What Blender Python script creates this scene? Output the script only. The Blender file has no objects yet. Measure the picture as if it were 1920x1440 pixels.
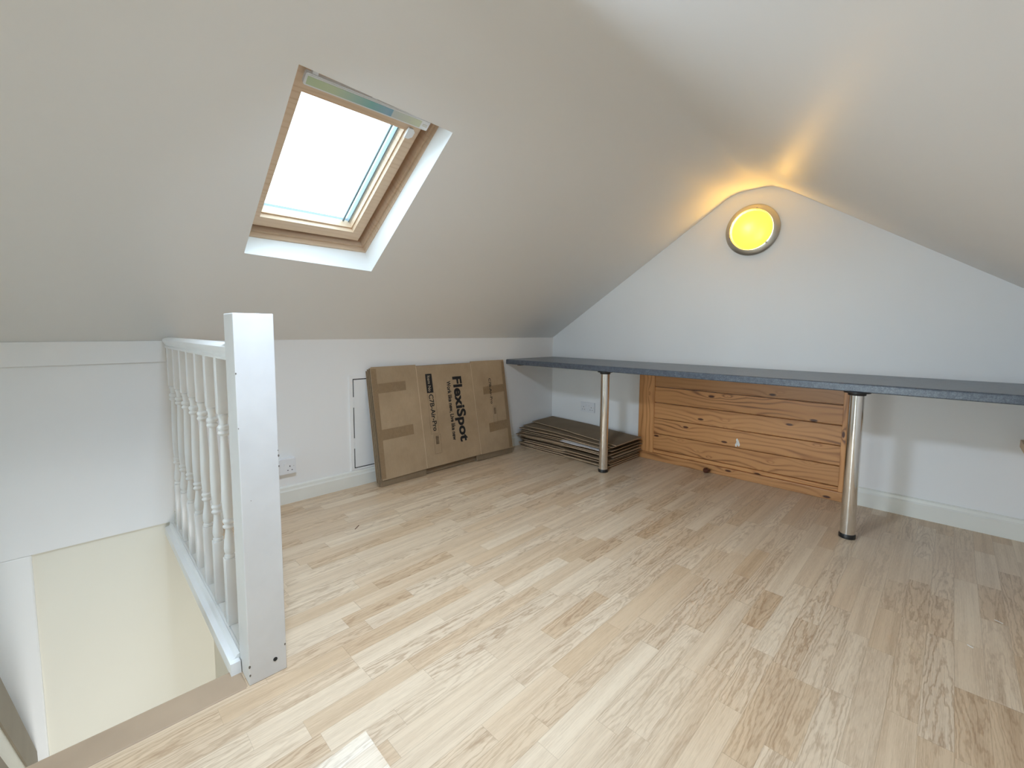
import bpy, bmesh, math, random
from mathutils import Vector, Matrix
random.seed(7)
SC = bpy.context.scene
COL = SC.collection
R = math.radians

# ---------------------------------------------------------------- helpers
def link(o, parent=None):
    COL.objects.link(o)
    if parent is not None: o.parent = parent
    return o
def obj(name, bm, m, parent=None, smooth=False):
    bmesh.ops.recalc_face_normals(bm, faces=bm.faces[:])
    me = bpy.data.meshes.new(name); bm.to_mesh(me); bm.free()
    for x in (m if isinstance(m, (list, tuple)) else [m]): me.materials.append(x)
    if smooth:
        for p in me.polygons: p.use_smooth = True
        try: me.set_sharp_from_angle(angle=R(38))
        except Exception: pass
    return link(bpy.data.objects.new(name, me), parent)
def thing(name, label, cat, loc=(0, 0, 0), group=None):
    o = bpy.data.objects.new(name, None); o.empty_display_size = .05
    COL.objects.link(o); o.location = loc
    o['label'] = label; o['category'] = cat
    if group: o['group'] = group
    bpy.context.view_layer.update()
    return o
def tag(o, label, cat, group=None):
    o['label'] = label; o['category'] = cat
    if group: o['group'] = group
    return o
def struct(o):
    o['kind'] = 'structure'; return o
def part(name, bm, m, t, smooth=False):
    """a child mesh whose vertices are given in world coordinates"""
    q = t
    while q is not None:
        bmesh.ops.translate(bm, verts=bm.verts[:], vec=-Vector(q.location)); q = q.parent
    return obj(name, bm, m, t, smooth)
def add_hexa(bm, p, mi=0):
    v = [bm.verts.new(q) for q in p]
    for f in ((0,3,2,1),(4,5,6,7),(0,1,5,4),(1,2,6,5),(2,3,7,6),(3,0,4,7)):
        bm.faces.new([v[i] for i in f]).material_index = mi
    return v
def add_box(bm, x0, x1, y0, y1, z0, z1, bev=0, seg=2, mi=0):
    b = bmesh.new()
    add_hexa(b, [(x0,y0,z0),(x1,y0,z0),(x1,y1,z0),(x0,y1,z0),(x0,y0,z1),(x1,y0,z1),(x1,y1,z1),(x0,y1,z1)], mi)
    if bev: bmesh.ops.bevel(b, geom=b.edges[:], offset=bev, segments=seg, affect='EDGES', profile=.5)
    for f in b.faces: f.material_index = mi
    merge(bm, b)
def merge(bm, b):
    me = bpy.data.meshes.new('tmp'); b.to_mesh(me); b.free(); bm.from_mesh(me); bpy.data.meshes.remove(me)
def box(*a, **k):
    bm = bmesh.new(); add_box(bm, *a, **k); return bm
def add_lathe(bm, prof, n=32, loc=(0,0,0), mat=None, caps=True):
    """prof = [(r, z)...] about z"""
    b = bmesh.new(); rings = []
    for r, z in prof:
        if r < 1e-5: rings.append([b.verts.new((0,0,z))])
        else: rings.append([b.verts.new((r*math.cos(2*math.pi*i/n), r*math.sin(2*math.pi*i/n), z)) for i in range(n)])
    for a, c in zip(rings, rings[1:]):
        for i in range(n):
            j = (i+1) % n
            if len(a) == 1 and len(c) == 1: continue
            if len(a) == 1: b.faces.new((a[0], c[i], c[j]))
            elif len(c) == 1: b.faces.new((a[i], a[j], c[0]))
            else: b.faces.new((a[i], a[j], c[j], c[i]))
    if caps:
        for q in (rings[0], rings[-1]):
            if len(q) > 1: b.faces.new(q)
    if mat is not None: bmesh.ops.transform(b, matrix=mat, verts=b.verts[:])
    bmesh.ops.translate(b, verts=b.verts[:], vec=loc)
    merge(bm, b)
def add_prism(bm, pts, fn, mi=0):
    """pts 2-D outline; fn(p, side 0/1) -> 3-D"""
    a = [bm.verts.new(fn(p, 0)) for p in pts]; b = [bm.verts.new(fn(p, 1)) for p in pts]
    n = len(pts)
    bm.faces.new(a[::-1]).material_index = mi; bm.faces.new(b).material_index = mi
    for i in range(n):
        bm.faces.new((a[i], a[(i+1)%n], b[(i+1)%n], b[i])).material_index = mi
def add_ring(bm, o, i, fn, d0, d1):
    """rectangular ring between outer rect o and inner rect i (u0,u1,v0,v1) from depth d0 to d1"""
    def cs(r): return [(r[0],r[2]),(r[1],r[2]),(r[1],r[3]),(r[0],r[3])]
    O0=[bm.verts.new(fn(u,v,d0)) for u,v in cs(o)]; I0=[bm.verts.new(fn(u,v,d0)) for u,v in cs(i)]
    O1=[bm.verts.new(fn(u,v,d1)) for u,v in cs(o)]; I1=[bm.verts.new(fn(u,v,d1)) for u,v in cs(i)]
    for k in range(4):
        l=(k+1)%4
        for q in ((O0[k],O0[l],I0[l],I0[k]),(O1[k],I1[k],I1[l],O1[l]),(I0[k],I0[l],I1[l],I1[k]),(O0[k],O1[k],O1[l],O0[l])):
            bm.faces.new(q)

# ---------------------------------------------------------------- materials
class N:
    def __init__(s, name):
        s.m = bpy.data.materials.new(name); s.m.use_nodes = True
        s.t = s.m.node_tree; s.b = s.t.nodes['Principled BSDF']; s.out = s.t.nodes['Material Output']
    def n(s, typ, **k):
        x = s.t.nodes.new(typ)
        for a, v in k.items():
            if a.startswith('in_'): x.inputs[a[3:].replace('_', ' ')].default_value = v
            else: setattr(x, a, v)
        return x
    def l(s, a, b): s.t.links.new(a, b)
    def val(s, i, v):
        if hasattr(v, 'is_linked') or isinstance(v, bpy.types.NodeSocket): s.l(v, i)
        else: i.default_value = v
    def math(s, op, a, b=0.0, c=None, clamp=False):
        x = s.n('ShaderNodeMath', operation=op); x.use_clamp = clamp
        s.val(x.inputs[0], a); s.val(x.inputs[1], b)
        if c is not None: s.val(x.inputs[2], c)
        return x.outputs[0]
    def mix(s, f, a, b, mode='MIX'):
        x = s.n('ShaderNodeMix', data_type='RGBA', blend_type=mode)
        s.val(x.inputs[0], f); s.val(x.inputs[6], a); s.val(x.inputs[7], b)
        return x.outputs[2]
    def ramp(s, f, stops):
        x = s.n('ShaderNodeValToRGB'); e = x.color_ramp.elements
        while len(e) < len(stops): e.new(.5)
        for q, (p, c) in zip(e, stops): q.position = p; q.color = c if len(c) == 4 else (*c, 1)
        s.val(x.inputs[0], f); return x.outputs[0]
    def comb(s, x, y, z=0.0):
        c = s.n('ShaderNodeCombineXYZ')
        for i, v in enumerate((x, y, z)): s.val(c.inputs[i], v)
        return c.outputs[0]
    def bump(s, h, st, dist=.01):
        b = s.n('ShaderNodeBump'); b.inputs['Strength'].default_value = st; b.inputs['Distance'].default_value = dist
        s.l(h, b.inputs['Height']); s.l(b.outputs[0], s.b.inputs['Normal'])
    def noise(s, vec, scale, detail=3, rough=.5, dist=0.0):
        x = s.n('ShaderNodeTexNoise'); s.l(vec, x.inputs['Vector'])
        x.inputs['Scale'].default_value = scale; x.inputs['Detail'].default_value = detail
        x.inputs['Roughness'].default_value = rough; x.inputs['Distortion'].default_value = dist
        return x.outputs[0]
def plain(name, c, rough=.5, metal=0.0, spec=.5, nz=0.0, nscale=30, bump=0.0):
    s = N(name); s.b.inputs['Base Color'].default_value = (*c, 1)
    s.b.inputs['Roughness'].default_value = rough; s.b.inputs['Metallic'].default_value = metal
    s.b.inputs['Specular IOR Level'].default_value = spec
    if nz or bump:
        tc = s.n('ShaderNodeTexCoord'); f = s.noise(tc.outputs['Object'], nscale, 4)
        if nz:
            lo = tuple(max(0, x*(1-nz)) for x in c); hi = tuple(min(1, x*(1+nz)) for x in c)
            s.l(s.ramp(f, [(.3, lo), (.7, hi)]), s.b.inputs['Base Color'])
        if bump: s.bump(f, bump, .002)
    return s.m

WHITE = (.86, .86, .855)
M = {}
M['paint'] = plain('wall_paint', WHITE, .62, spec=.3, nz=.012, nscale=1.5, bump=.0)
M['ceil'] = plain('ceiling_paint', (.86, .86, .85), .45, spec=.35, nz=.012, nscale=1.2)
M['cream'] = plain('cream_wall_paint', (.82, .79, .69), .55, spec=.3, nz=.01, nscale=2)
M['gloss'] = plain('white_gloss_paint', (.84, .85, .85), .28, spec=.5, nz=.02, nscale=9)
M['skirt'] = plain('skirting_paint', (.80, .80, .745), .33, spec=.5, nz=.02, nscale=6)
M['newel'] = plain('greyer_white_gloss', (.69, .69, .685), .36, spec=.5, nz=.04, nscale=11)  # one even tone, greyer than the other white gloss
M['plastic'] = plain('white_plastic', (.80, .81, .83), .3)
M['dark'] = plain('dark_gap', (.02, .02, .02), .8)
M['black'] = plain('black_plastic', (.012, .012, .012), .4)
M['chrome'] = plain('chrome', (.78, .76, .73), .09, 1.0)
M['nickel'] = plain('brushed_nickel', (.58, .55, .49), .36, 1.0)
M['nosing'] = plain('tan_nosing_paint', (.42, .305, .205), .5, nz=.08, nscale=5)
M['ink'] = plain('black_ink', (.006, .006, .008), .6)
M['label'] = plain('pale_lettering', (.52, .42, .30), .7)
M['batten'] = plain('brown_batten', (.18, .09, .06), .6)
M['card_edge'] = plain('cut_cardboard_edge', (.40, .29, .19), .9, nz=.25, nscale=160)
M['kraft'] = plain('worn_pale_kraft', (.60, .46, .31), .8)
M['plaster'] = plain('white_filler', (.80, .78, .74), .8)
M['knob'] = plain('dark_red_wood', (.085, .026, .014), .3, nz=.4, nscale=60)
M['string'] = plain('brown_stair_paint', (.23, .19, .14), .5, nz=.08, nscale=5)
M['carpet'] = plain('beige_carpet', (.42, .36, .28), .95, nz=.1, nscale=300)

def mat_worktop():
    s = N('dark_speckled_laminate'); tc = s.n('ShaderNodeTexCoord')
    f = s.noise(tc.outputs['Object'], 260, 3, .6); g = s.noise(tc.outputs['Object'], 40, 4, .6)
    f = s.math('ADD', s.math('MULTIPLY', f, .65), s.math('MULTIPLY', g, .35))
    s.l(s.ramp(f, [(.34, (.038, .050, .070)), (.5, (.082, .100, .130)), (.68, (.16, .185, .215))]), s.b.inputs['Base Color'])
    s.b.inputs['Roughness'].default_value = .30; s.b.inputs['Specular IOR Level'].default_value = .6
    return s.m
M['worktop'] = mat_worktop()

def mat_card(name, k=1.0):
    s = N(name); tc = s.n('ShaderNodeTexCoord'); v = tc.outputs['Object']
    f = s.noise(v, 4, 5, .65); mp = s.n('ShaderNodeMapping'); mp.inputs['Scale'].default_value = (200, 200, 6)
    s.l(v, mp.inputs[0]); g = s.noise(mp.outputs[0], 1, 2)
    f = s.math('ADD', s.math('MULTIPLY', f, .8), s.math('MULTIPLY', g, .2))
    s.l(s.ramp(f, [(.3, (.345*k, .246*k, .150*k)), (.7, (.455*k, .338*k, .216*k))]), s.b.inputs['Base Color'])
    s.b.inputs['Roughness'].default_value = .75; s.b.inputs['Specular IOR Level'].default_value = .25
    s.bump(s.noise(v, 9, 3), .25, .01)
    return s.m
M['card'] = mat_card('brown_cardboard'); M['card2'] = mat_card('shaded_cardboard', .58)  # second copy darkened, deepening the shade in slot, folds and stack
def mat_tape():
    s = N('brown_packing_tape'); tc = s.n('ShaderNodeTexCoord'); f = s.noise(tc.outputs['Object'], 35, 5, .7, 1.5)
    s.l(s.ramp(f, [(.3, (.255, .170, .092)), (.8, (.315, .215, .122))]), s.b.inputs['Base Color'])
    s.b.inputs['Roughness'].default_value = .3; s.bump(f, .15, .003)
    return s.m
M['tape'] = mat_tape()

def mat_pine(name, axis, cols, knots=True, scale=1.0, rough=.38, grain=1.0):
    """axis = index of the grain direction in object space"""
    s = N(name); tc = s.n('ShaderNodeTexCoord'); sep = s.n('ShaderNodeSeparateXYZ'); s.l(tc.outputs['Object'], sep.inputs[0])
    ax = [sep.outputs[i] for i in range(3)]
    along = ax[axis]; ot = [ax[i] for i in range(3) if i != axis]
    oi = s.n('ShaderNodeObjectInfo'); rnd = s.math('MULTIPLY', oi.outputs['Random'], 37.0)
    across = s.math('ADD', ot[0], ot[1])
    # knots: distance field of scattered points bends the rings
    kv = s.comb(s.math('ADD', s.math('MULTIPLY', along, 3.4*scale), rnd), s.math('MULTIPLY', across, 9.5*scale), rnd)
    vo = s.n('ShaderNodeTexVoronoi'); vo.voronoi_dimensions = '2D'; s.l(kv, vo.inputs['Vector']); vo.inputs['Scale'].default_value = 1.0
    kd = vo.outputs['Distance']
    w1 = s.noise(s.comb(s.math('ADD', s.math('MULTIPLY', along, 1.5*scale), rnd), s.math('MULTIPLY', across, 7*scale)), 1.0, 2, .5)
    ring = s.math('ADD', s.math('MULTIPLY', across, 75*scale), s.math('MULTIPLY', w1, 8.0))
    if knots: ring = s.math('ADD', ring, s.math('DIVIDE', .75, s.math('ADD', kd, .12)))
    sn = s.math('ADD', s.math('MULTIPLY', s.math('SINE', s.math('MULTIPLY', ring, 2.6)), .5), .5)
    amp = s.noise(s.comb(s.math('ADD', s.math('MULTIPLY', along, 1.1), rnd), s.math('MULTIPLY', across, 6.0)), 1.0, 3, .6)
    amp = s.math('MULTIPLY', s.math('SUBTRACT', amp, .33, clamp=True), 3.4)
    sn = s.math('MULTIPLY', s.math('POWER', sn, 3.0), amp)
    fine = s.noise(s.comb(s.math('MULTIPLY', along, 5.0), s.math('MULTIPLY', across, 300.0)), 1.0, 4, .7)
    f = s.math('ADD', s.math('MULTIPLY', sn, .55*grain), s.math('MULTIPLY', fine, .35))
    c = s.ramp(f, [(.10, cols[0]), (.45, cols[1]), (.85, cols[2])])
    if knots:
        km = s.math('LESS_THAN', kd, .075)
        ks = s.n('ShaderNodeMapRange'); s.l(kd, ks.inputs[0]); ks.inputs[1].default_value = .05; ks.inputs[2].default_value = .085
        ks.inputs[3].default_value = 1; ks.inputs[4].default_value = 0
        sel = s.n('ShaderNodeSeparateColor'); s.l(vo.outputs['Color'], sel.inputs[0])
        ok = s.math('GREATER_THAN', sel.outputs[0], .62)
        c = s.mix(s.math('MULTIPLY', ks.outputs[0], ok), c, (*cols[3], 1))
    tone = s.math('ADD', .76, s.math('MULTIPLY', oi.outputs['Random'], .42))
    hv = s.n('ShaderNodeHueSaturation'); s.l(c, hv.inputs['Color']); s.l(tone, hv.inputs['Value'])
    s.l(hv.outputs[0], s.b.inputs['Base Color'])
    s.b.inputs['Roughness'].default_value = rough
    return s.m
PINE = ((.60, .30, .115), (.46, .205, .072), (.15, .052, .018), (.07, .018, .006))
M['pine_x'] = mat_pine('varnished_pine_boards', 0, PINE)
M['pine_z'] = mat_pine('varnished_pine_upright', 2, PINE)
VEL = ((.74, .56, .40), (.68, .49, .33), (.56, .37, .23), (.3, .2, .1))
M['vel_y'] = mat_pine('clear_pine_window', 1, VEL, knots=False, rough=.4, grain=.7)
SHELF = ((.66, .47, .30), (.58, .39, .23), (.45, .27, .15), (.2, .1, .05))
M['shelf'] = mat_pine('pale_pine_shelf', 1, SHELF, knots=False, rough=.45)

def mat_floor(name='oak_strip_laminate', r0=.27):
    s = N(name); tc = s.n('ShaderNodeTexCoord'); sep = s.n('ShaderNodeSeparateXYZ'); s.l(tc.outputs['Object'], sep.inputs[0])
    X, Y = sep.outputs[0], sep.outputs[1]
    W = .0642
    xs = s.math('DIVIDE', s.math('SUBTRACT', X, .0472), W)
    row = s.math('FLOOR', xs); fx = s.math('FRACT', xs)
    wn = s.n('ShaderNodeTexWhiteNoise', noise_dimensions='1D'); s.l(row, wn.inputs['W']); rr = wn.outputs['Value']
    ln = s.math('ADD', .34, s.math('MULTIPLY', rr, .13))
    ys = s.math('ADD', s.math('DIVIDE', s.math('ADD', Y, 9.0), ln), s.math('MULTIPLY', rr, 17.31))
    # uneven piece lengths: warp along the row
    ys = s.math('ADD', ys, s.math('MULTIPLY', s.math('SINE', s.math('ADD', s.math('MULTIPLY', ys, 1.9), s.math('MULTIPLY', row, 2.1))), .24))
    cell = s.math('FLOOR', ys); fy = s.math('FRACT', ys)
    w2 = s.n('ShaderNodeTexWhiteNoise', noise_dimensions='2D'); s.l(s.comb(row, cell), w2.inputs['Vector'])
    sc = s.n('ShaderNodeSeparateColor'); s.l(w2.outputs['Color'], sc.inputs[0])
    r1, r2, r3 = sc.outputs
    off = s.math('MULTIPLY', r1, 50.0)
    # rings: plain-sawn cathedral pattern
    cx = s.math('SUBTRACT', fx, s.math('ADD', .2, s.math('MULTIPLY', r2, .6)))
    wob = s.noise(s.comb(s.math('ADD', s.math('MULTIPLY', Y, 4.0), off), s.math('MULTIPLY', X, 26.0)), 1.0, 4, .6)
    wob2 = s.noise(s.comb(s.math('ADD', s.math('MULTIPLY', Y, 24.0), off), s.math('MULTIPLY', X, 70.0)), 1.0, 2, .5)
    par = s.math('ADD', s.math('MULTIPLY', s.math('MULTIPLY', cx, cx), 12.0), s.math('MULTIPLY', Y, s.math('SUBTRACT', s.math('MULTIPLY', r3, 26.0), 13.0)))
    ph = s.math('ADD', s.math('ADD', s.math('MULTIPLY', par, 1.7), s.math('MULTIPLY', wob, 13.0)), s.math('MULTIPLY', wob2, 2.5))
    cath = s.math('POWER', s.math('ADD', s.math('MULTIPLY', s.math('SINE', s.math('MULTIPLY', ph, 2.2)), .5), .5), 2.5)
    # straight grain
    st = s.noise(s.comb(s.math('ADD', s.math('MULTIPLY', Y, 5.0), off), s.math('MULTIPLY', X, 330.0)), 1.0, 4, .65)
    pore = s.noise(s.comb(s.math('ADD', s.math('MULTIPLY', Y, 28.0), off), s.math('MULTIPLY', X, 700.0)), 1.0, 2, .6)
    broad = s.noise(s.comb(s.math('ADD', s.math('MULTIPLY', Y, 1.3), off), s.math('MULTIPLY', X, 34.0)), 1.0, 3, .55)
    isc = s.math('MULTIPLY', s.math('GREATER_THAN', r2, .42), s.math('ADD', .35, s.math('MULTIPLY', r1, .65)))
    dk = s.math('ADD', s.math('MULTIPLY', s.math('MULTIPLY', cath, isc), .50), s.math('MULTIPLY', s.math('SUBTRACT', st, .5), .75))
    dk = s.math('ADD', dk, s.math('MULTIPLY', s.math('SUBTRACT', pore, .5), .8))
    dk = s.math('ADD', dk, s.math('MULTIPLY', s.math('SUBTRACT', broad, .5), 1.1))
    base = s.ramp(r3, [(0, (.64, .47, .305)), (.3, (.69, .53, .365)), (.7, (.72, .575, .415)), (1, (.765, .625, .46))])
    dark = s.mix(1.0, base, (.52, .43, .36, 1), 'MULTIPLY')
    c = s.mix(s.math('ADD', dk, .16, clamp=True), base, dark)
    # seams between pieces, and the deeper board joints every third strip
    ex = s.math('MINIMUM', fx, s.math('SUBTRACT', 1.0, fx)); ey = s.math('MULTIPLY', s.math('MINIMUM', fy, s.math('SUBTRACT', 1.0, fy)), 5.5)
    e = s.math('MINIMUM', ex, ey)
    seam = s.math('MULTIPLY', s.math('LESS_THAN', e, .010), .28)
    c = s.mix(seam, c, (.22, .145, .085, 1))
    s.l(c, s.b.inputs['Base Color'])
    s.l(s.math('ADD', r0, s.math('MULTIPLY', st, .10)), s.b.inputs['Roughness'])
    s.b.inputs['Specular IOR Level'].default_value = .5
    s.bump(s.math('ADD', st, s.math('MULTIPLY', seam, -4.0)), .06, .001)
    return s.m
M['floor'] = mat_floor(); M['floor_gloss'] = mat_floor('polished_oak_laminate', .06)
M['floor_gloss'].node_tree.nodes['Principled BSDF'].inputs['Specular IOR Level'].default_value = .85

def mat_glass():
    s = N('window_glass'); s.t.nodes.remove(s.b)
    tr = s.n('ShaderNodeBsdfTransparent'); tr.inputs[0].default_value = (.93, .97, .96, 1)
    gl = s.n('ShaderNodeBsdfGlossy'); gl.inputs['Roughness'].default_value = .02
    mx = s.n('ShaderNodeMixShader'); mx.inputs[0].default_value = .05; s.l(tr.outputs[0], mx.inputs[1]); s.l(gl.outputs[0], mx.inputs[2])
    s.l(mx.outputs[0], s.out.inputs[0])
    return s.m
M['glass'] = mat_glass()
def mat_lampglass():
    s = N('lit_yellow_glass')
    s.b.inputs['Base Color'].default_value = (.5, .36, .1, 1); s.b.inputs['Roughness'].default_value = .3
    s.b.inputs['Emission Color'].default_value = (.98, .66, .085, 1); s.b.inputs['Emission Strength'].default_value = 1.0
    tr = s.n('ShaderNodeBsdfTransparent'); tr.inputs[0].default_value = (1, .85, .5, 1)
    mx = s.n('ShaderNodeMixShader'); mx.inputs[0].default_value = .18
    s.l(s.b.outputs[0], mx.inputs[1]); s.l(tr.outputs[0], mx.inputs[2]); s.l(mx.outputs[0], s.out.inputs[0])
    return s.m
M['lamp'] = mat_lampglass()
def mat_sticker():
    s = N('printed_sticker'); tc = s.n('ShaderNodeTexCoord'); sep = s.n('ShaderNodeSeparateXYZ'); s.l(tc.outputs['Generated'], sep.inputs[0])
    c = s.ramp(sep.outputs[1], [(0, (.50, .60, .36)), (.2, (.56, .64, .42)), (.38, (.38, .56, .50)), (.52, (.22, .50, .50)), (.66, (.28, .48, .62)), (.71, (.20, .42, .58)), (.715, (.62, .66, .66)), (.9, (.64, .68, .54)), (1, (.66, .70, .50))])
    f = s.noise(tc.outputs['Object'], 60, 3); c = s.mix(s.math('MULTIPLY', f, .25), c, (.5, .55, .55, 1))
    s.l(c, s.b.inputs['Base Color']); s.b.inputs['Roughness'].default_value = .3
    return s.m
M['sticker'] = mat_sticker()

# ---------------------------------------------------------------- room
K, mL, mR = .9245, .6313, .6683
XR, YF = 3.25, -7.5            # right eaves wall, rear gable
ZR = 1.9489                    # height of the right slope's line at x = 1.7
def zr(x): return ZR - mR*(x-1.7)
sl = math.hypot(mL, 1); EX = Vector((1, 0, mL))/sl; NU = Vector((-mL, 0, 1))/sl; C0 = K/sl
def L(u, v, d): return EX*u + NU*(C0+d) + Vector((0, v, 0))      # left slope: up-slope, along, outwards
slR = math.hypot(mR, 1); EXR = Vector((-1, 0, mR))/slR; NUR = Vector((mR, 0, 1))/slR
OR = Vector((XR, 0, zr(XR)))
def RR(u, v, d): return OR + EXR*u + NUR*d + Vector((0, v, 0))

def curve(a, b, c, n=8):
    out = []
    for i in range(n+1):
        t = i/n; out.append(((1-t)**2*a[0]+2*t*(1-t)*b[0]+t*t*c[0], (1-t)**2*a[1]+2*t*(1-t)*b[1]+t*t*c[1]))
    return out
xa = 1.532; za = K+mL*xa                     # where the left slope meets the narrow flat
p1 = (1.48, K+mL*1.48); p2 = (1.61, za+.003); p3 = (1.72, za+.002); p4 = (1.905, zr(1.905))
pk = (1.70+(ZR-za-.001)/mR, za+.001)
top = curve(p1, (xa, za), p2, 8) + curve(p3, pk, p4, 8)

opL = [(1.172, -2.636), (1.991, -2.652), (1.973, -2.101), (1.144, -2.074)]    # plaster opening of the roof window (u, v)
inL = [(1.153, -2.640), (1.985, -2.648), (1.975, -2.085), (1.150, -2.076)]
opB = [(1.15, -4.75), (1.98, -4.75), (1.98, -3.95), (1.15, -3.95)]           # unseen second roof window, added for fill light
def build_ceiling():
    bm = bmesh.new()
    def quad(*p): return bm.faces.new([bm.verts.new(q) for q in p])
    def slope_with_hole(fn, umax, ops, ins, depth, ulo=0.0):
        out = [(ulo, YF), (umax, YF), (umax, 0), (ulo, 0)]
        a = [bm.verts.new(fn(u, v, 0)) for u, v in out]; b = [bm.verts.new(fn(u, v, 0)) for u, v in ops]
        c = [bm.verts.new(fn(u, v, .004)) for u, v in ops]; d = [bm.verts.new(fn(u, v, depth)) for u, v in ins]
        for i in range(4):
            j = (i+1) % 4
            bm.faces.new((a[i], a[j], b[j], b[i])); bm.faces.new((b[i], b[j], c[j], c[i])); bm.faces.new((c[i], c[j], d[j], d[i]))
    umax = p1[0]*sl - (K*mL/sl) + (K*mL/sl)   # distance up the slope of p1
    umax = Vector((p1[0], 0, p1[1])).dot(EX); ulo = Vector((0, 0, K)).dot(EX)
    yS = -3.5
    YF0 = YF
    def slope2(y0, y1, ops, ins, depth):
        out = [(ulo, y0), (umax, y0), (umax, y1), (ulo, y1)]
        a = [bm.verts.new(L(u, v, 0)) for u, v in out]; b = [bm.verts.new(L(u, v, 0)) for u, v in ops]
        c = [bm.verts.new(L(u, v, .004)) for u, v in ops]; d = [bm.verts.new(L(u, v, depth)) for u, v in ins]
        for i in range(4):
            j = (i+1) % 4
            bm.faces.new((a[i], a[j], b[j], b[i])); bm.faces.new((b[i], b[j], c[j], c[i])); bm.faces.new((c[i], c[j], d[j], d[i]))
    slope2(yS, 0, opL, inL, .11); slope2(YF, yS, opB, opB, .11)
    for (xa_, za_), (xb_, zb_) in zip(top, top[1:]):
        quad((xa_, YF, za_), (xa_, 0, za_), (xb_, 0, zb_), (xb_, YF, zb_))
    uR = (XR-p4[0])*slR
    quad(RR(0, YF, 0), RR(uR, YF, 0), RR(uR, 0, 0), RR(0, 0, 0))
    bmesh.ops.remove_doubles(bm, verts=bm.verts[:], dist=1e-4)
    bmesh.ops.recalc_face_normals(bm, faces=bm.faces[:])
    return struct(obj('ceiling', bm, M['ceil'], None, True))
build_ceiling()

# gable wall outline
gable = [(0, 0), (XR, 0), (XR, zr(XR))] + [(x, z) for x, z in top[::-1]] + [(0, K)]
bm = bmesh.new(); add_prism(bm, gable, lambda p, s: (p[0], 0.0 if s == 0 else .1, p[1]))
struct(obj('wall_back', bm, M['paint']))
# left eaves wall, with the bulkhead edge over the stairwell
bm = bmesh.new()
add_box(bm, -.12, 0, -2.86, .1, -.03, K)
add_box(bm, -.12, 0, YF, -2.86, .052, K)
struct(obj('wall_left', bm, M['paint']))
bm = box(0, .010, YF, -2.838, .826, .925, bev=.002)
struct(obj('trim_1', bm, M['paint']))
bm = box(XR, XR+.1, YF, 0, -.03, zr(XR))
struct(obj('wall_right', bm, M['paint']))
# rear gable behind the camera, with a wide window opening
WX0, WX1, WZ0, WZ1 = .85, 2.55, .25, 1.40
bm = bmesh.new()
add_box(bm, -.1, WX0, YF-.1, YF, -.03, 1.9); add_box(bm, WX1, XR+.1, YF-.1, YF, -.03, 1.9)
add_box(bm, WX0, WX1, YF-.1, YF, -.03, WZ0); add_box(bm, WX0, WX1, YF-.1, YF, WZ1, 2.0)
struct(obj('wall_rear', bm, M['paint']))
# floor
bm = bmesh.new()
add_box(bm, 0, XR, -2.86, 0, -.03, 0); add_box(bm, 1.309, XR, YF, -2.86, -.03, 0)
add_box(bm, 0, 1.309, YF, -4.4, -.03, 0)
struct(obj('floor', bm, M['floor']))
# painted nosing at the head of the stairs
bm = box(1.208, 1.3088, -4.3995, -2.853, -.032, .001, bev=.006, seg=3)
struct(obj('trim_2', bm, M['nosing']))

# stairwell below
CX = -.012
bm = bmesh.new()
add_box(bm, CX-.1, CX, -3.312, -2.56, -2.6, .051)                 # cream wall set back under the eaves
struct(obj('wall_stairwell_left', bm, M['cream']))
bm = box(CX-.1, 0, YF, -3.312, -2.6, .0515, bev=.006)
struct(obj('wall_stairwell_pier', bm, M['ceil']))
bm = box(CX, XR, -2.708, -2.56, -2.6, -.031)
struct(obj('wall_stairwell_far', bm, M['cream']))
bm = box(XR, XR+.1, YF, -2.56, -2.6, -.031)
struct(obj('wall_stairwell_right', bm, M['cream']))
bm = box(CX, XR, YF-.1, YF, -2.6, -.031)
struct(obj('wall_stairwell_near', bm, M['cream']))
bm = box(CX, XR, YF, -2.56, -2.7, -2.6)
struct(obj('floor_lower', bm, M['carpet']))

# skirting boards
def skirt_profile(h=.1, t=.018):
    return [(0, 0), (t, 0), (t, h-.028), (t*.72, h-.020), (t*.62, h-.006), (t*.3, h), (0, h)]
bm = bmesh.new(); add_prism(bm, skirt_profile(.098), lambda p, s: (p[0], -2.84 if s == 0 else -.001, p[1]))
struct(obj('baseboard_left', bm, M['skirt']))
bm = bmesh.new()
add_prism(bm, skirt_profile(.105), lambda p, s: (2.266 if s == 0 else XR-.001, -p[0], p[1]))
add_prism(bm, skirt_profile(.105), lambda p, s: (.019 if s == 0 else .904, -p[0], p[1]))
struct(obj('baseboard_back', bm, M['skirt']))
bm = bmesh.new(); add_prism(bm, skirt_profile(.105), lambda p, s: (XR-p[0], YF if s == 0 else -.019, p[1]))
struct(obj('baseboard_right', bm, M['skirt']))

# ---------------------------------------------------------------- roof window
def thing_struct(name):
    o = bpy.data.objects.new(name, None); COL.objects.link(o); o['kind'] = 'structure'; return o
w1 = thing_struct('window_1')
bm = bmesh.new()
add_ring(bm, (1.11, 2.03, -2.70, -2.03), (1.158, 1.975, -2.642, -2.084), L, .11, .135)
add_ring(bm, (1.11, 2.03, -2.70, -2.03), (1.168, 1.966, -2.633, -2.094), L, .135, .185)
add_ring(bm, (1.11, 2.03, -2.70, -2.03), (1.182, 1.952, -2.615, -2.112), L, .185, .26)
part('window_frame', bm, M['vel_y'], w1)
bm = bmesh.new()
add_ring(bm, (1.186, 1.948, -2.612, -2.120), (1.236, 1.832, -2.566, -2.163), L, .150, .172)
add_ring(bm, (1.186, 1.948, -2.612, -2.120), (1.243, 1.812, -2.560, -2.168), L, .172, .212)
part('sash', bm, M['vel_y'], w1)
bm = bmesh.new(); add_ring(bm, (1.2, 1.94, -2.60, -2.13), (1.238, 1.842, -2.562, -2.166), L, .1985, .2015)
bm.free()
bm = bmesh.new()
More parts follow.
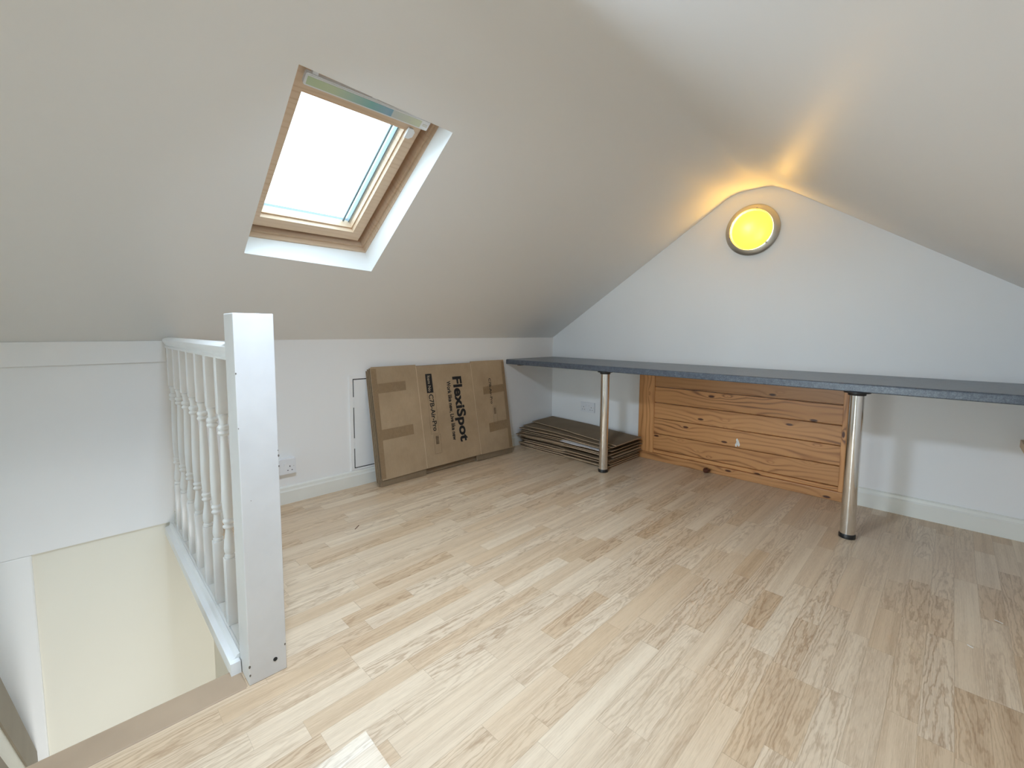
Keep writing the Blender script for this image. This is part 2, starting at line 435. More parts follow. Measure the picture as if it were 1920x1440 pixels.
add_hexa(bm, [L(1.2, -2.6, .2), L(1.94, -2.6, .2), L(1.94, -2.13, .2), L(1.2, -2.13, .2), L(1.2, -2.6, .204), L(1.94, -2.6, .204), L(1.94, -2.13, .204), L(1.2, -2.13, .204)])
part('glass_pane', bm, M['glass'], w1)
M['gasket'] = plain('grey_blue_seal', (.20, .27, .32), .5)
bm = bmesh.new(); add_ring(bm, (1.240, 1.815, -2.563, -2.172), (1.2405, 1.814, -2.5625, -2.176), L, .2045, .230)
add_ring(bm, (1.240, 1.815, -2.563, -2.196), (1.2405, 1.814, -2.5625, -2.204), L, .205, .212)
part('glazing_seal', bm, M['gasket'], w1)
# control bar: slim white box with printed sticker, on three brackets
def bar(bm, u0, u1, v0, v1, d0, d1, bev=.0):
    b = bmesh.new()
    add_hexa(b, [L(u0,v0,d0),L(u1,v0,d0),L(u1,v1,d0),L(u0,v1,d0),L(u0,v0,d1),L(u1,v0,d1),L(u1,v1,d1),L(u0,v1,d1)])
    if bev: bmesh.ops.bevel(b, geom=b.edges[:], offset=bev, segments=2, affect='EDGES')
    merge(bm, b)
bm = bmesh.new(); bar(bm, 1.880, 1.921, -2.588, -2.128, .100, .122, .003)
barp = part('control_bar', bm, M['plastic'], w1)
bm = bmesh.new(); bar(bm, 1.8865, 1.9135, -2.582, -2.165, .0985, .101)
o = part('sticker', bm, M['sticker'], barp); o['label'] = 'green to blue printed sticker along the bar'
bm = bmesh.new(); bar(bm, 1.895, 1.905, -2.155, -2.137, .0988, .101)
o = part('rating_plate', bm, M['nickel'], barp)
for k in range(9):
    pass
for v in (-2.56, -2.36, -2.155):
    bm = bmesh.new()
    add_prism(bm, [(1.915, .104), (1.915, .122), (1.948, .150), (1.957, .150), (1.957, .128)], lambda p, s, v=v: L(p[0], v-.009 if s == 0 else v+.009, p[1]))
    part('bracket', bm, M['plastic'], w1)
bm = bmesh.new(); add_prism(bm, [(1.80, -2.172), (1.845, -2.172), (1.845, -2.152), (1.835, -2.142), (1.812, -2.142), (1.80, -2.155)], lambda p, s: L(p[0], p[1], .140 if s == 0 else .149))
part('catch_plate', bm, M['plastic'], w1)

# unseen roof window added for more fill, and the gable window: behind the camera
w2 = thing_struct('fill_roof_window')
bm = bmesh.new(); add_ring(bm, (1.10, 2.03, -4.80, -3.90), (1.24, 1.89, -4.66, -4.04), L, .11, .20)
part('window_frame', bm, M['vel_y'], w2)
bm = bmesh.new(); add_hexa(bm, [L(u, v, d) for d in (.17, .174) for u, v in ((1.2, -4.7), (1.93, -4.7), (1.93, -4.0), (1.2, -4.0))])
part('glass_pane', bm, M['glass'], w2)
w3 = thing_struct('window_2')
bm = bmesh.new()
fn = lambda u, v, d: Vector((u, YF-.05+d, v))
add_ring(bm, (WX0, WX1, WZ0, WZ1), (WX0+.06, WX1-.06, WZ0+.06, WZ1-.06), fn, -.03, .03)
add_box(bm, (WX0+WX1)/2-.03, (WX0+WX1)/2+.03, YF-.075, YF-.025, WZ0+.05, WZ1-.05)
part('window_frame', bm, M['gloss'], w3)
bm = box(WX0+.05, WX1-.05, YF-.052, YF-.048, WZ0+.05, WZ1-.05)
part('glass_pane', bm, M['glass'], w3)

# ---------------------------------------------------------------- balustrade
bal = thing('balustrade', 'white painted balustrade with turned spindles and square newel post beside the stairwell', 'balustrade', (1.26, -2.83, 0))
YB = -2.83
bm = box(1.2136, 1.3085, -2.8525, -2.756, 0.0, 1.022, bev=.0025, seg=2)
nw = part('newel_post', bm, M['newel'], bal)
bm = bmesh.new(); add_lathe(bm, [(.0055, 0), (.0055, .0012)], 20, (1.3083, -2.786, .044), Matrix.Rotation(R(90), 4, 'Y'))
o = part('screw_hole', bm, M['dark'], nw); o['label'] = 'dark round screw hole near the foot of the post'
# worn chips on the arrises
scuff = plain('scuffed_paint', (.16, .14, .12), .8)
for (y, z, s_) in ((-2.7575, .63, .004), (-2.7575, .60, .003), (-2.7585, .645, .002), (-2.8515, .865, .003), (-2.8512, .72, .002), (-2.851, .055, .005), (-2.8505, .03, .004), (-2.760, .075, .004), (-2.83, .52, .0015)):
    bm = bmesh.new(); add_lathe(bm, [(s_*.6, 0), (s_*.4, .0006)], 7, (1.3084, y+.0007, z), Matrix.Rotation(R(90), 4, 'Y') @ Matrix.Scale(1.6, 4, (1, 0, 0)))
    part('paint_chip', bm, scuff, nw)
# handrail
prof = [(-.0215, .893), (.0215, .893), (.0225, .899), (.017, .905), (.024, .913), (.030, .922), (.030, .931), (.024, .938), (.012, .9415), (-.012, .9415), (-.024, .938), (-.030, .931), (-.030, .922), (-.024, .913), (-.017, .905), (-.0225, .899)]
bm = bmesh.new(); add_prism(bm, prof, lambda p, s: ((.034 if s == 0 else 1.2134), YB+p[0]+.008, p[1]))
part('handrail', bm, M['gloss'], bal, True)
# base rail with grooves and the fascia it stands on
prof = [(-.046, .0), (.024, .0), (.024, .046), (-.012, .046), (-.0125, .043), (-.0145, .043), (-.015, .046), (-.0195, .046), (-.020, .043), (-.022, .043), (-.0225, .046), (-.028, .044), (-.034, .036), (-.046, .034)]
bm = bmesh.new(); add_prism(bm, prof, lambda p, s: ((.001 if s == 0 else 1.2134), YB+p[0], p[1]))
part('base_rail', bm, M['gloss'], bal)
bm = bmesh.new(); add_prism(bm, [(0.001, -.002), (1.236, -.002), (1.232, .034), (0.001, .034)], lambda p, s: (p[0], -2.880 if s == 0 else -2.8545, p[1]))
part('fascia_board', bm, M['gloss'], bal)
def baluster_bm():
    bm = bmesh.new(); h = .0160
    add_box(bm, -h, h, -h, h, .045, .262, bev=.0015)
    add_box(bm, -h, h, -h, h, .722, .895, bev=.0015)
    r = .0155
    pr = [(.010, .260), (.0150, .264), (.0155, .268), (.0150, .272), (.0115, .274), (.0125, .277), (.0150, .284), (.0158, .292), (.0150, .306), (.0125, .325), (.0100, .345), (.0092, .356),
          (.0120, .358), (.0158, .362), (.0158, .366), (.0120, .370), (.0112, .373), (.0145, .377), (.0158, .381), (.0150, .385), (.0108, .389),
          (.0120, .395), (.0145, .43), (.0150, .47), (.0138, .54), (.0118, .61), (.0100, .648), (.0100, .653),
          (.0150, .656), (.0170, .661), (.0150, .667), (.0118, .669), (.0118, .671), (.0150, .673), (.0170, .679), (.0150, .685), (.0108, .688), (.0112, .700), (.0120, .708), (.0145, .712), (.0145, .717), (.0118, .720), (.010, .724)]
    add_lathe(bm, pr, 20, caps=False)
    return bm
b0 = None
for i in range(7):
    x = .104 + .1565*i
    if b0 is None:
        bm = baluster_bm(); b0 = obj('baluster', bm, M['gloss'], bal, True); c = b0
    else:
        c = b0.copy(); COL.objects.link(c); c.parent = bal
    c.location = (x-1.26, 0, 0)

# ---------------------------------------------------------------- stair string at the bottom left
t = thing('stair_string', 'dark brown sloping stair string with a paler strip at the bottom left of the stairwell', 'stair string', (.7, -3.35, -.3))
def sloped(z0, z1, y0, y1, m, name):
    # z given at x = .713, slope 1.04
    bm = bmesh.new()
    add_prism(bm, [(1.06, z0+.36), (1.06, z1+.36), (-.0, z1-.742), (-.0, z0-.742)], lambda p, s: (p[0] if p[0] > 0 else .004, y0 if s == 0 else y1, p[1]))
    part(name, bm, m, t)
sloped(-.215, -.052, -3.37, -3.345, M['string'], 'upper_board')
sloped(-.335, -.215, -3.375, -3.350, M['skirt'], 'pale_strip')
sloped(-.50, -.335, -3.37, -3.345, M['string'], 'lower_board')

# ---------------------------------------------------------------- worktop and its legs
wt = thing('worktop', 'long dark grey speckled laminate worktop fixed along the gable wall on chrome legs', 'worktop', (1.6, -.3, .709))
prof = [(-.0005, .709), (-.0005, .748), (-.592, .748), (-.5975, .7465), (-.6010, .743), (-.6016, .739), (-.6016, .7135), (-.600, .7105), (-.597, .709)]
bm = bmesh.new(); add_prism(bm, prof, lambda p, s: (.0008 if s == 0 else XR-.001, p[0], p[1]))
part('top', bm, M['worktop'], wt)
for x in (.9342, 2.3136):
    bm = bmesh.new(); add_lathe(bm, [(.030, .018), (.030, .700)], 48, (x, -.5549, 0), caps=True)
    lg = part('leg', bm, M['chrome'], wt, True)
    for nm, pr in (('foot', [(.030, .0), (.0335, .002), (.034, .016), (.0305, .022)]), ('mounting_plate', [(.034, .690), (.036, .700), (.052, .702), (.052, .709)])):
        bm = bmesh.new(); add_lathe(bm, pr, 40, (x, -.5549, 0))
        part(nm, bm, M['black'], wt if lg is None else lg, True).location = (0, 0, 0)
bm = box(.001, .036, -.47, -.05, .690, .7088, bev=.001); part('support_batten', bm, M['batten'], wt)

# ---------------------------------------------------------------- boarded pine panel on the gable wall
pn = thing('pine_panel', 'varnished knotty pine boarded panel with frame, on the gable wall under the worktop', 'panel', (1.58, 0, 0))
PX0, PX1 = .906, 2.262
zz = [.060, .083, .200, .322, .440, .562, .690]
zz = [.052, .082, .205, .325, .445, .565, .690]
for z0, z1 in zip(zz, zz[1:]):
    b = bmesh.new()
    add_prism(b, [(-.0005, z0+.0012), (-.014, z0+.0012), (-.020, z0+.006), (-.020, z1-.003), (-.017, z1-.0012), (-.0005, z1-.0012)], lambda p, s: (PX0+.126 if s == 0 else PX1-.066, p[0], p[1]))
    part('board', b, M['pine_x'], pn)
for x0, x1 in ((PX0, PX0+.128), (PX1-.068, PX1)):
    part('stile', box(x0, x1, -.028, -.0005, .055, .700, bev=.002), M['pine_z'], pn)
part('top_rail', box(PX0+.1285, PX1-.0685, -.0275, -.0005, .655, .700, bev=.002), M['pine_x'], pn)
part('bottom_rail', box(PX0, PX1, -.034, -.0005, .0, .0545, bev=.003), M['pine_x'], pn)
# white filler marks
bm = bmesh.new()
random.seed(5)
for k in range(11):
    a = random.uniform(0, 6.28); r = random.uniform(0, .022)
    add_lathe(bm, [(random.uniform(.003, .008), 0), (.002, .0022)], 9, (1.634+r*.6*math.cos(a), -.0199, .237+r*1.1*math.sin(a)), Matrix.Rotation(R(90), 4, 'X') @ Matrix.Scale(1.8, 4, (0, 1, 0)))
o = part('filler_mark', bm, M['plaster'], pn); o['label'] = 'small blotch of white filler'
# little knob lying on the floor against the panel
bm = bmesh.new(); add_lathe(bm, [(.0, -.019), (.010, -.0175), (.016, -.011), (.0185, 0), (.0165, .009), (.010, .014), (.007, .016), (.007, .024), (.009, .030), (0, .031)], 24, (1.452, -.060, .0185), Matrix.Rotation(R(78), 4, 'Y') @ Matrix.Rotation(R(15), 4, 'X'))
o = obj('wooden_knob', bm, M['knob'], None, True); tag(o, 'small round dark red-brown wooden knob on the floor against the pine panel', 'door stop')

# ---------------------------------------------------------------- sockets
def holes(bm, cx, cz, fn, sc=1.0):
    for dx, dz, w, h in ((0, .011, .0042, .008), (-.011, -.011, .0064, .004), (.011, -.011, .0064, .004)):
        x0, z0 = cx+dx*sc, cz+dz*sc
        b = bmesh.new(); add_hexa(b, [fn(x0-w/2, z0-h/2, -.0005), fn(x0+w/2, z0-h/2, -.0005), fn(x0+w/2, z0+h/2, -.0005), fn(x0-w/2, z0+h/2, -.0005), fn(x0-w/2, z0-h/2, .0006), fn(x0+w/2, z0-h/2, .0006), fn(x0+w/2, z0+h/2, .0006), fn(x0-w/2, z0+h/2, .0006)])
        merge(bm, b)
def slab(fn, x0, x1, z0, z1, d0, d1, bev=0.0):
    b = bmesh.new(); add_hexa(b, [fn(x0, z0, d0), fn(x1, z0, d0), fn(x1, z1, d0), fn(x0, z1, d0), fn(x0, z0, d1), fn(x1, z0, d1), fn(x1, z1, d1), fn(x0, z1, d1)])
    if bev: bmesh.ops.bevel(b, geom=b.edges[:], offset=bev, segments=2, affect='EDGES')
    return b
def socket(label, org, fn, deep):
    """fn(x, z, d): x along the wall, d out of it, both in world"""
    t = thing('socket', label, 'socket', org, 'white double power sockets')
    w, h = .147, .087
    part('back_box', slab(fn, -w/2+.001, w/2-.001, -h/2+.001, h/2-.001, .0005, deep, .001), M['plastic'], t)
    fp = part('face_plate', slab(fn, -w/2, w/2, -h/2, h/2, deep, deep+.008, .0025), M['plastic'], t)
    for sx in (-1, 1):
        b = bmesh.new(); holes(b, sx*.040, -.010, lambda x, z, d: fn(x, z, d+deep+.008))
        part('pin_holes', b, M['dark'], t)
        part('switch', slab(fn, sx*.014-.005, sx*.014+.005, .006, .024, deep+.008, deep+.0125, .001), M['plastic'], t)
    for sx in (-1, 1):
        bm = bmesh.new(); c = fn(sx*.0603, 0, deep+.0079)
        b = slab(fn, sx*.0603-.002, sx*.0603+.002, -.002, .002, deep+.0079, deep+.0086, .0005)
        part('screw', b, M['nickel'], t)
socket('white surface-mounted double power socket on the eaves wall behind the newel post', (0, -2.360, .217), lambda x, z, d: Vector((d, -2.360+x, .217+z)), .024)
socket('white double power socket on the gable wall above the stacked cartons', (.4085, 0, .326), lambda x, z, d: Vector((.4085+x, -d, .326+z)), .004)

# ---------------------------------------------------------------- access hatch in the eaves wall
h = thing_struct('door_1')
fnH = lambda u, v, d: Vector((d, u, v))
bm = bmesh.new(); add_ring(bm, (-1.953, -1.20, .1005, .700), (-1.932, -1.221, .112, .679), fnH, .0003, .0075)
part('door_frame', bm, M['paint'], h)
bm = slab(lambda x, z, d: Vector((d, x, z)), -1.932, -1.221, .112, .679, .0003, .0012); part('shadow_gap', bm, M['dark'], h)
bm = slab(lambda x, z, d: Vector((d, x, z)), -1.925, -1.228, .1185, .6725, .0012, .0075, .0008); part('door_leaf', bm, M['gloss'], h)
for z in (.545, .285):
    part('hinge', slab(lambda x, z_, d: Vector((d, x, z_)), -1.935, -1.925, z-.045, z+.02, .002, .0072), M['gloss'], h)

# ---------------------------------------------------------------- printed carton leaning on the eaves wall
ct = thing('flattened_carton', 'large flattened cardboard carton with black print leaning against the white eaves wall', 'carton', (.13, -1.25, 0))
b_ = Vector((.152, 0, .0)); t_ = Vector((.042, 0, .72)); e_ = (t_-b_).normalized(); n_ = Vector((0, 1, 0)).cross(e_).normalized()
def CT(y, s, d): return b_ + e_*(s) + n_*d + Vector((0, y, 0))
def sheet(pts, d0, d1, m=None, name='panel', parent=None, warp=0.0, mats=None):
    bm = bmesh.new()
    add_prism(bm, pts, lambda p, s: CT(p[0], p[1], d0 if s == 0 else d1))
    ms = mats or [M['card'], M['card_edge']]
    bmesh.ops.recalc_face_normals(bm, faces=bm.faces[:])
    for f in bm.faces: f.material_index = 0 if abs(f.normal.dot(n_)) > .5 else min(1, len(ms)-1)
    return part(name, bm, ms, parent or ct)
# rear layers (the folded-over back of the box)
sheet([(-1.842, .03), (-1.50, .008), (-.664, .012), (-.668, .742), (-1.846, .736)], -.034, -.029, name='back_panel', mats=[M['card2'], M['card_edge']])
sheet([(-1.836, .004), (-1.50, .004), (-1.49, .05), (-1.035, .05), (-1.03, .004), (-.668, .004), (-.672, .748), (-1.842, .745)], -.024, -.019, name='inner_panel', mats=[M['card2'], M['card_edge']])
sheet([(-1.828, .006), (-1.50, .006), (-1.49, .06), (-1.035, .06), (-1.03, .006), (-.672, .006), (-.676, .75), (-1.834, .75)], -.016, -.0125, name='inner_panel', mats=[M['card2'], M['card_edge']])
# bottom side strips folded under the front
sheet([(-1.826, .002), (-1.492, .001), (-1.488, .052), (-1.822, .052)], -.0105, -.0065, name='bottom_fold', mats=[M['card2'], M['card_edge']])
sheet([(-1.036, .008), (-.668, .001), (-.668, .052), (-1.040, .052)], -.0105, -.0065, name='bottom_fold', mats=[M['card2'], M['card_edge']])
# front faces: two side flaps and the middle, divided by creases
sheet([(-1.816, .040), (-1.4855, .046), (-1.5005, .7565), (-1.822, .7575), (-1.832, .750)], -.0035, .0012, name='front_flap')
sheet([(-1.4825, .046), (-1.0005, .050), (-1.0215, .7475), (-1.4975, .7465)], -.0035, .0004, name='front_panel')
sheet([(-.9975, .048), (-.664, .044), (-.672, .7575), (-1.0185, .7585)], -.0035, .0012, name='front_flap')
# creases shown by paler worn kraft lines
for a, b2 in (((-1.4995, .745), (-1.484, .048)), ((-1.020, .745), (-.999, .052))):
    sheet([(a[0]-.0016, a[1]), (a[0]+.0016, a[1]), (b2[0]+.0016, b2[1]), (b2[0]-.0016, b2[1])], .0012, .0017, name='crease', mats=[M['kraft']])
# tape
for y0, y1, s0, s1 in ((-1.812, -1.590, .590, .652), (-1.812, -1.562, .292, .360), (-.918, -.690, .500, .560), (-.892, -.690, .205, .275)):
    sheet([(y0, s0-.004), (y1, s0+.002), (y1, s1+.002), (y0, s1-.004)], .0012, .0016, name='tape_strip', mats=[M['tape']])
sheet([(-1.822, .05), (-1.790, .05), (-1.793, .745), (-1.829, .745)], .0012, .0015, name='tape_strip', mats=[M['tape']])
sheet([(-.700, .05), (-.667, .05), (-.673, .745), (-.702, .745)], .0012, .0015, name='tape_strip', mats=[M['tape']])
# print
def text_mesh(txt, bold=0.0, space=1.0):
    c = bpy.data.curves.new('t', 'FONT'); c.body = txt; c.size = 1.0; c.offset = bold; c.space_character = space; c.extrude = 0; c.resolution_u = 4
    o = bpy.data.objects.new('t', c); COL.objects.link(o); bpy.context.view_layer.update()
    dg = bpy.context.evaluated_depsgraph_get(); me = bpy.data.meshes.new_from_object(o.evaluated_get(dg))
    bpy.data.objects.remove(o); bpy.data.curves.remove(c)
    return me
def print_text(txt, y_base, y_top, s_top, s_bot, m, bold=0.0, d=.0016, refh=.72, name='printed_text', space=1.0, skew=0.0):
    me = text_mesh(txt, bold, space); bm = bmesh.new(); bm.from_mesh(me); bpy.data.meshes.remove(me)
    xs = [v.co.x for v in bm.verts]; x0, x1 = min(xs), max(xs)
    k = (s_top-s_bot)/(x1-x0); ky = (y_top-y_base)/refh
    for v in bm.verts:
        x, y = v.co.x, v.co.y; f = (x-x0)/(x1-x0)
        v.co = CT(y_base + y*ky + skew*f, s_top-(x-x0)*k, d)
    return part(name, bm, m, ct)
print_text('FlexiSpot', -1.199, -1.121, .654, .176, M['ink'], bold=.035, skew=.022, space=1.02)
print_text('Work like new, Live like new', -1.256, -1.223, .626, .198, M['ink'], bold=.03, skew=.010)
sheet([(-1.4295, .556), (-1.376, .556), (-1.379, .688), (-1.431, .688)], .0012, .0018, name='black_label', mats=[M['ink']])
print_text('Item No', -1.417, -1.392, .675, .565, M['label'], bold=.0, d=.0023)
print_text('C7B-Air-Pro', -1.417, -1.381, .545, .288, M['ink'], bold=.02, skew=.012)
print_text('C7B-Air-Pro', -.853, -.830, .618, .417, M['ink'], bold=.015, d=.0020)
M['faint'] = plain('faint_brown_print', (.12, .075, .04), .7)
def outline(y0, y1, s0, s1, w=.0011, d=.0016, name='printed_box'):
    bm = bmesh.new(); add_ring(bm, (y0, y1, s0, s1), (y0+w, y1-w, s0+w, s1-w), lambda u, v, dd: CT(u, v, dd), d-.0003, d)
    part(name, bm, M['faint'], ct)
outline(-1.428, -1.362, .270, .555); outline(-1.409, -1.352, .130, .262); outline(-.838, -.798, .258, .395, d=.002)
def barcode(y0, y1, s0, s1, d):
    bm = bmesh.new(); rnd = random.Random(3); s = s1
    while s > s0:
        w = rnd.choice((.0012, .0022, .0034)); b = bmesh.new(); add_prism(b, [(y0, s), (y1, s), (y1, max(s0, s-w)), (y0, max(s0, s-w))], lambda p, q: CT(p[0], p[1], d if q else d-.0003)); merge(bm, b)
        s -= w + rnd.choice((.0014, .0024))
    part('barcode', bm, M['faint'], ct)
barcode(-1.394, -1.368, .196, .252, .0016); barcode(-.828, -.808, .335, .385, .0020)

# ---------------------------------------------------------------- cartons folded flat and stacked under the worktop
NS = 14; TOP = .186; TH = TOP/NS
def lift(x, y):
    a = max(0.0, 1-x/.75); b = max(0.0, 1+y/.55)
    return 1.0 + .12*a*b + .055*math.exp(-((x-.42)/.3)**2)*(-y/.5) - .05*max(0, x-.6)*1.5*(-y/.5)
def carton(i, x0, x1, y0, y1, skew, th, mat, label, name='flattened_carton', cat='carton', zi=None, rnd=None):
    rnd = random.Random(100+i); nx, ny = 18, 8
    zi = i*TH if zi is None else zi
    bm = bmesh.new(); g = []
    for k, dz in ((0, 0.0), (1, th)):
        lay = []
        for a in range(nx+1):
            row = []
            for b in range(ny+1):
                fx, fy = a/nx, b/ny
                x = x0+(x1-x0)*fx; y = y0+(y1-y0)*fy + skew*(fx-.5)
                if b == 0: y += .004*math.sin(fx*9+i*2) + (.012 if (fx > .55) == (i % 2 == 0) else 0)
                x = min(max(x, .026), 1.0)
                y = min(y, -.026)
                sag = 0
                z = (zi+dz)*lift(x, y)
                row.append(bm.verts.new((x, y, z)))
            lay.append(row)
        g.append(lay)
    for a in range(nx):
        for b in range(ny):
            bm.faces.new((g[0][a][b], g[0][a+1][b], g[0][a+1][b+1], g[0][a][b+1]))
            bm.faces.new((g[1][a][b], g[1][a][b+1], g[1][a+1][b+1], g[1][a+1][b]))
    for a in range(nx):
        for b in (0, ny):
            bm.faces.new((g[0][a][b], g[0][a+1][b], g[1][a+1][b], g[1][a][b])).material_index = 1
    for b in range(ny):
        for a in (0, nx):
            bm.faces.new((g[0][a][b], g[0][a][b+1], g[1][a][b+1], g[1][a][b])).material_index = 1
    o = obj(name, bm, [mat, M['card_edge'] if mat is not M['paper'] else M['paper']])
    # put the origin at the sheet
    o.data.transform(Matrix.Translation((-(x0+x1)/2, -(y0+y1)/2, -zi))); o.location = ((x0+x1)/2, (y0+y1)/2, zi)
    return tag(o, label, cat, 'flattened cartons stacked under the worktop')
M['paper'] = plain('white_card', (.82, .82, .84), .5)
ordn = ['bottommost', 'second from the bottom', 'third from the bottom', 'fourth from the bottom', 'fifth from the bottom', 'sixth from the bottom', 'seventh from the bottom', 'eighth from the bottom',
        'sixth from the top', 'fifth from the top', 'fourth from the top', 'third from the top', 'second from the top', 'topmost']
rnd = random.Random(11)
for i in range(NS):
    if i == NS-1: a = (.030, .972, -.385, -.03, -.13, .0056)
    elif i == NS-2: a = (.030, .955, -.455, -.03, -.07, .0056)
    elif i == NS-3: a = (.028, .930, -.490, -.03, -.02, .0056)
    else: a = (.030+rnd.uniform(0, .05), .965-rnd.uniform(0, .06), -.505+rnd.uniform(-.012, .035), -.03-rnd.uniform(0, .03), rnd.uniform(-.02, .02), rnd.choice((.0045, .006, .0085, .0105)))
    if i in (4, 7): a = (.12, .90, -.500, -.04, 0, .0085)
    lab = 'brown carton folded flat under the worktop, %s of the stack' % ordn[i]
    if i == NS-1: lab = 'topmost brown carton of the stack under the worktop, with its wide bare face showing'
    carton(i, *a, M['card2'] if i % 3 or i > 10 else M['card'], lab)
o = carton(20, .52, .89, -.528, -.12, .0, .0016, M['paper'], 'white sheet poking out of the front of the carton stack under the worktop', 'white_sheet', 'sheet', zi=9*TH+.0114)
del o['group']
bm = bmesh.new(); add_prism(bm, [(.46, .139), (.52, .141), (.55, .1445), (.50, .1555)], lambda p, s: (p[0], -.536 if s == 0 else -.532, p[1]))
bm.free()

# ---------------------------------------------------------------- round wall lamp
LX, LZ = 1.657, 1.637
lamp = thing('wall_lamp', 'round brushed-metal wall lamp with glowing yellow glass high on the gable wall', 'lamp', (LX, -.001, LZ))
rot = Matrix.Rotation(R(90), 4, 'X')
def at_lamp(prof, n=64):
    bm = bmesh.new(); add_lathe(bm, prof, n, (LX, -.0005, LZ), rot, caps=False); return bm
part('metal_rim', at_lamp([(.118, .0), (.150, .0), (.1605, .010), (.161, .016), (.157, .021), (.134, .032), (.128, .033), (.124, .030), (.118, .0)]), M['nickel'], lamp, True)
pr = [(.1185, .026), (.126, .036), (.1275, .039), (.1245, .041)]
for k in range(1, 13):
    a = k/12*math.pi/2; pr.append((.1245*math.cos(a) if k < 12 else 0, .041+.026*math.sin(a)))
part('dimming_plate', at_lamp([(0, .0035), (.117, .0035), (.1175, .002)]), plain('lamp_dimming_plate', (.10, .06, .02), .8), lamp)  # dark disc added behind the glass to dim the bulb's hot spot
o = part('glass_shade', at_lamp(pr), M['lamp'], lamp, True); o['label'] = 'glowing yellow frosted glass'
for a in (75, 195, 315):
    bm = bmesh.new(); x = LX+.130*math.cos(R(a)); z = LZ+.130*math.sin(R(a))
    add_lathe(bm, [(.0, .028), (.0050, .030), (.0050, .044), (.0035, .047), (0, .047)], 14, (x, -.0005, z), rot)
    part('clip', bm, M['chrome'], lamp, True)

# ---------------------------------------------------------------- pine shelf at the right edge
sh = thing('wooden_shelf', 'pale pine shelf corner standing out from the right eaves wall at the photo edge', 'shelf', (3.05, -.2, .45))
part('shelf_board', box(2.868, XR-.001, -.36, -.025, .452, .487, bev=.002), M['shelf'], sh)
part('shelf_bracket', box(XR-.03, XR-.001, -.33, -.05, .36, .4515, bev=.002), M['shelf'], sh)

# ---------------------------------------------------------------- things on the floor
bm = bmesh.new()
add_box(bm, -.0018, .0018, -.022, .022, 0.0, .0026, bev=.0008)
o = obj('wood_splinter', bm, M['batten']); o.location = (.575, -2.192, 0.0); o.rotation_euler = (0, 0, R(40))
tag(o, 'tiny dark wood splinter lying on the floor between newel post and carton', 'splinter')

# one board end stands a few millimetres proud and mirrors the roof window
bm = bmesh.new()
BX0, BX1, BY0, BY1 = 1.675, 1.815, -2.835, -2.697
bz = lambda x, y: .0008 + (BX1-x)*.055 + (y-BY0)*.056
v = add_hexa(bm, [(BX0, BY0, .0002), (BX1, BY0, .0002), (BX1, BY1, .0002), (BX0, BY1, .0002)] + [(x, y, bz(x, y)) for x, y in ((BX0, BY0), (BX1, BY0), (BX1, BY1), (BX0, BY1))])
tag(obj('floorboard', bm, M['floor_gloss']), 'slightly raised laminate floorboard end shining with window glare at the bottom edge', 'floorboard')
for i, (x, y, a, ln, lab) in enumerate(((2.787, -.959, -30, .022, 'white paint fleck lying on the wood floor, the farther of two near the right edge'), (2.715, -1.201, -35, .016, 'white paint fleck lying on the wood floor, the nearer of two near the right edge'))):
    bm = box(-ln/2, ln/2, -.0018, .0018, 0, .0012, bev=.0004)
    o = obj('paint_fleck', bm, M['plaster']); o.location = (x, y, 0); o.rotation_euler = (0, 0, R(a)); tag(o, lab, 'paint fleck', 'white flecks on the floor')
bm = box(-.034, .034, -.0008, .0008, 0, .0012)
o = obj('straw', bm, M['kraft']); o.location = (2.59, -1.351, 0); o.rotation_euler = (0, 0, R(-60)); tag(o, 'thin pale straw lying on the wood floor at the right', 'straw')

# ---------------------------------------------------------------- light
wd = bpy.data.worlds.new('World'); SC.world = wd; wd.use_nodes = True
bg = wd.node_tree.nodes['Background']; bg.inputs[0].default_value = (.70, .85, 1.0, 1); bg.inputs[1].default_value = 4.7
def portal(name, loc, rotm, sx, sy):
    l = bpy.data.lights.new(name, 'AREA'); l.shape = 'RECTANGLE'; l.size = sx; l.size_y = sy; l.energy = 1
    try: l.cycles.is_portal = True
    except Exception: pass
    o = bpy.data.objects.new(name, l); COL.objects.link(o); o.matrix_world = Matrix.Translation(loc) @ rotm
def basis(xa, ya, za):
    return Matrix((xa, ya, za)).transposed().to_4x4()
portal('roof_window_daylight', L(1.56, -2.365, .27), basis(EX, Vector((0, 1, 0)), EX.cross(Vector((0, 1, 0)))), .84, .62)
portal('fill_roof_window_daylight', L(1.56, -4.35, .24), basis(EX, Vector((0, 1, 0)), EX.cross(Vector((0, 1, 0)))), .76, .74)
portal('gable_window_daylight', Vector(((WX0+WX1)/2, YF-.11, (WZ0+WZ1)/2)), basis(Vector((1, 0, 0)), Vector((0, 0, -1)), Vector((0, 1, 0))*-1 if False else Vector((1,0,0)).cross(Vector((0,0,-1)))), WX1-WX0, WZ1-WZ0)
def lamp_light(name, loc, energy, size, color, rot=(0, 0, 0), spread=R(180)):
    l = bpy.data.lights.new(name, 'AREA'); l.shape = 'DISK'; l.size = size; l.energy = energy; l.color = color; l.spread = spread
    o = bpy.data.objects.new(name, l); COL.objects.link(o); o.location = loc; o.rotation_euler = rot; return o
lamp_light('landing_light', (2.1, -3.15, -.45), 5.6, .4, (.95, .97, .96), (0, R(71), 0), R(96))
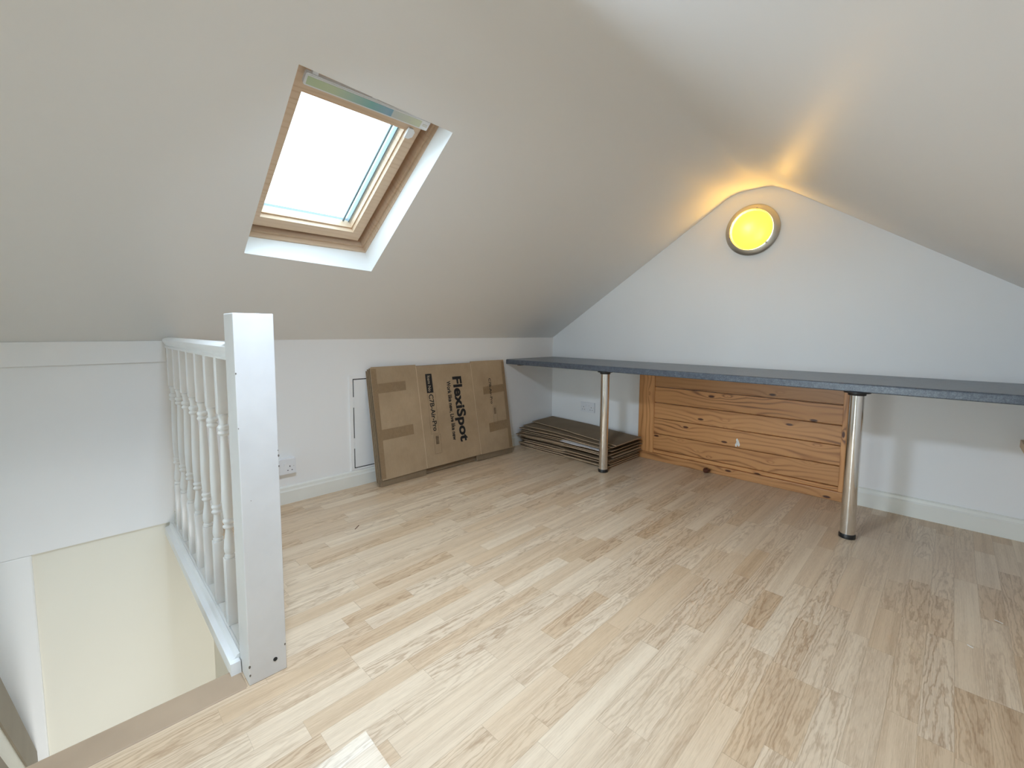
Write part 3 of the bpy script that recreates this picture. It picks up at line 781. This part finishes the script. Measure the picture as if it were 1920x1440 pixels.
# tilted spotlight added on the ridge, out of view, to fill the room
TL = Matrix.Translation((1.70, -2.84, 1.825)) @ Matrix.Rotation(R(-5), 4, 'Y') @ Matrix.Rotation(R(17), 4, 'X')
cl = thing('fill_lamp', 'added round white tilted fill lamp on the ridge above the stair head', 'lamp', (1.70, -2.84, 1.888))
bm = bmesh.new(); add_lathe(bm, [(0, .030), (.07, .028), (.115, .012), (.12, -.006), (.115, -.008), (.108, .004), (0, .004)], 48, (0, 0, 0), TL)
part('fill_lamp_head', bm, M['gloss'], cl, True)
bm = bmesh.new(); add_lathe(bm, [(.045, 1.888), (.045, 1.876), (.014, 1.872), (.014, 1.80)], 24, (1.70, -2.84, 0))
part('fill_lamp_mount', bm, M['gloss'], cl, True)
o = lamp_light('fill_light', (0, 0, 0), 17.5, .20, (.66, .81, 1), (0, 0, 0), R(150)); o.matrix_world = TL @ Matrix.Translation((0, 0, -.012))
# low sun added to brighten the back wall through the far gable window
l = bpy.data.lights.new('fill_sun', 'SUN'); l.angle = R(20); l.energy = 1.3; l.color = (.88, .93, 1)
o = bpy.data.objects.new('fill_sun', l); COL.objects.link(o); o.rotation_euler = Vector((.03, -.99, .04)).to_track_quat('Z', 'Y').to_euler()
# bulb inside the wall lamp, a little left of centre
l = bpy.data.lights.new('bulb_light', 'POINT'); l.energy = 11; l.color = (1, .66, .22); l.shadow_soft_size = .012
o = bpy.data.objects.new('bulb_light', l); COL.objects.link(o); o.location = (LX-.030, -.036, LZ+.022)

# ---------------------------------------------------------------- camera
yaw, pit, rol = R(-45.018), R(4.7941), R(.3425)
F = Vector((math.sin(yaw)*math.cos(pit), math.cos(yaw)*math.cos(pit), -math.sin(pit)))
Rt = Vector((math.cos(yaw), -math.sin(yaw), 0)); U = Rt.cross(F)
R2 = math.cos(rol)*Rt + math.sin(rol)*U; U2 = -math.sin(rol)*Rt + math.cos(rol)*U
cam = bpy.data.cameras.new('camera'); co = bpy.data.objects.new('camera', cam); COL.objects.link(co)
co.matrix_world = Matrix.Translation((2.6168, -3.1467, .9786)) @ basis(R2, U2, -F)
cam.sensor_width = 36; cam.lens = 824.98*36/1920; cam.shift_y = -29.4875/1920; cam.clip_start = .02
SC.camera = co
SC.view_settings.view_transform = 'Standard'; SC.view_settings.look = 'None'
SC.view_settings.exposure = 0.50; SC.view_settings.gamma = 1.0; SC.view_settings.use_curve_mapping = False
try: SC.cycles.max_bounces = 14; SC.cycles.diffuse_bounces = 10
except Exception: pass
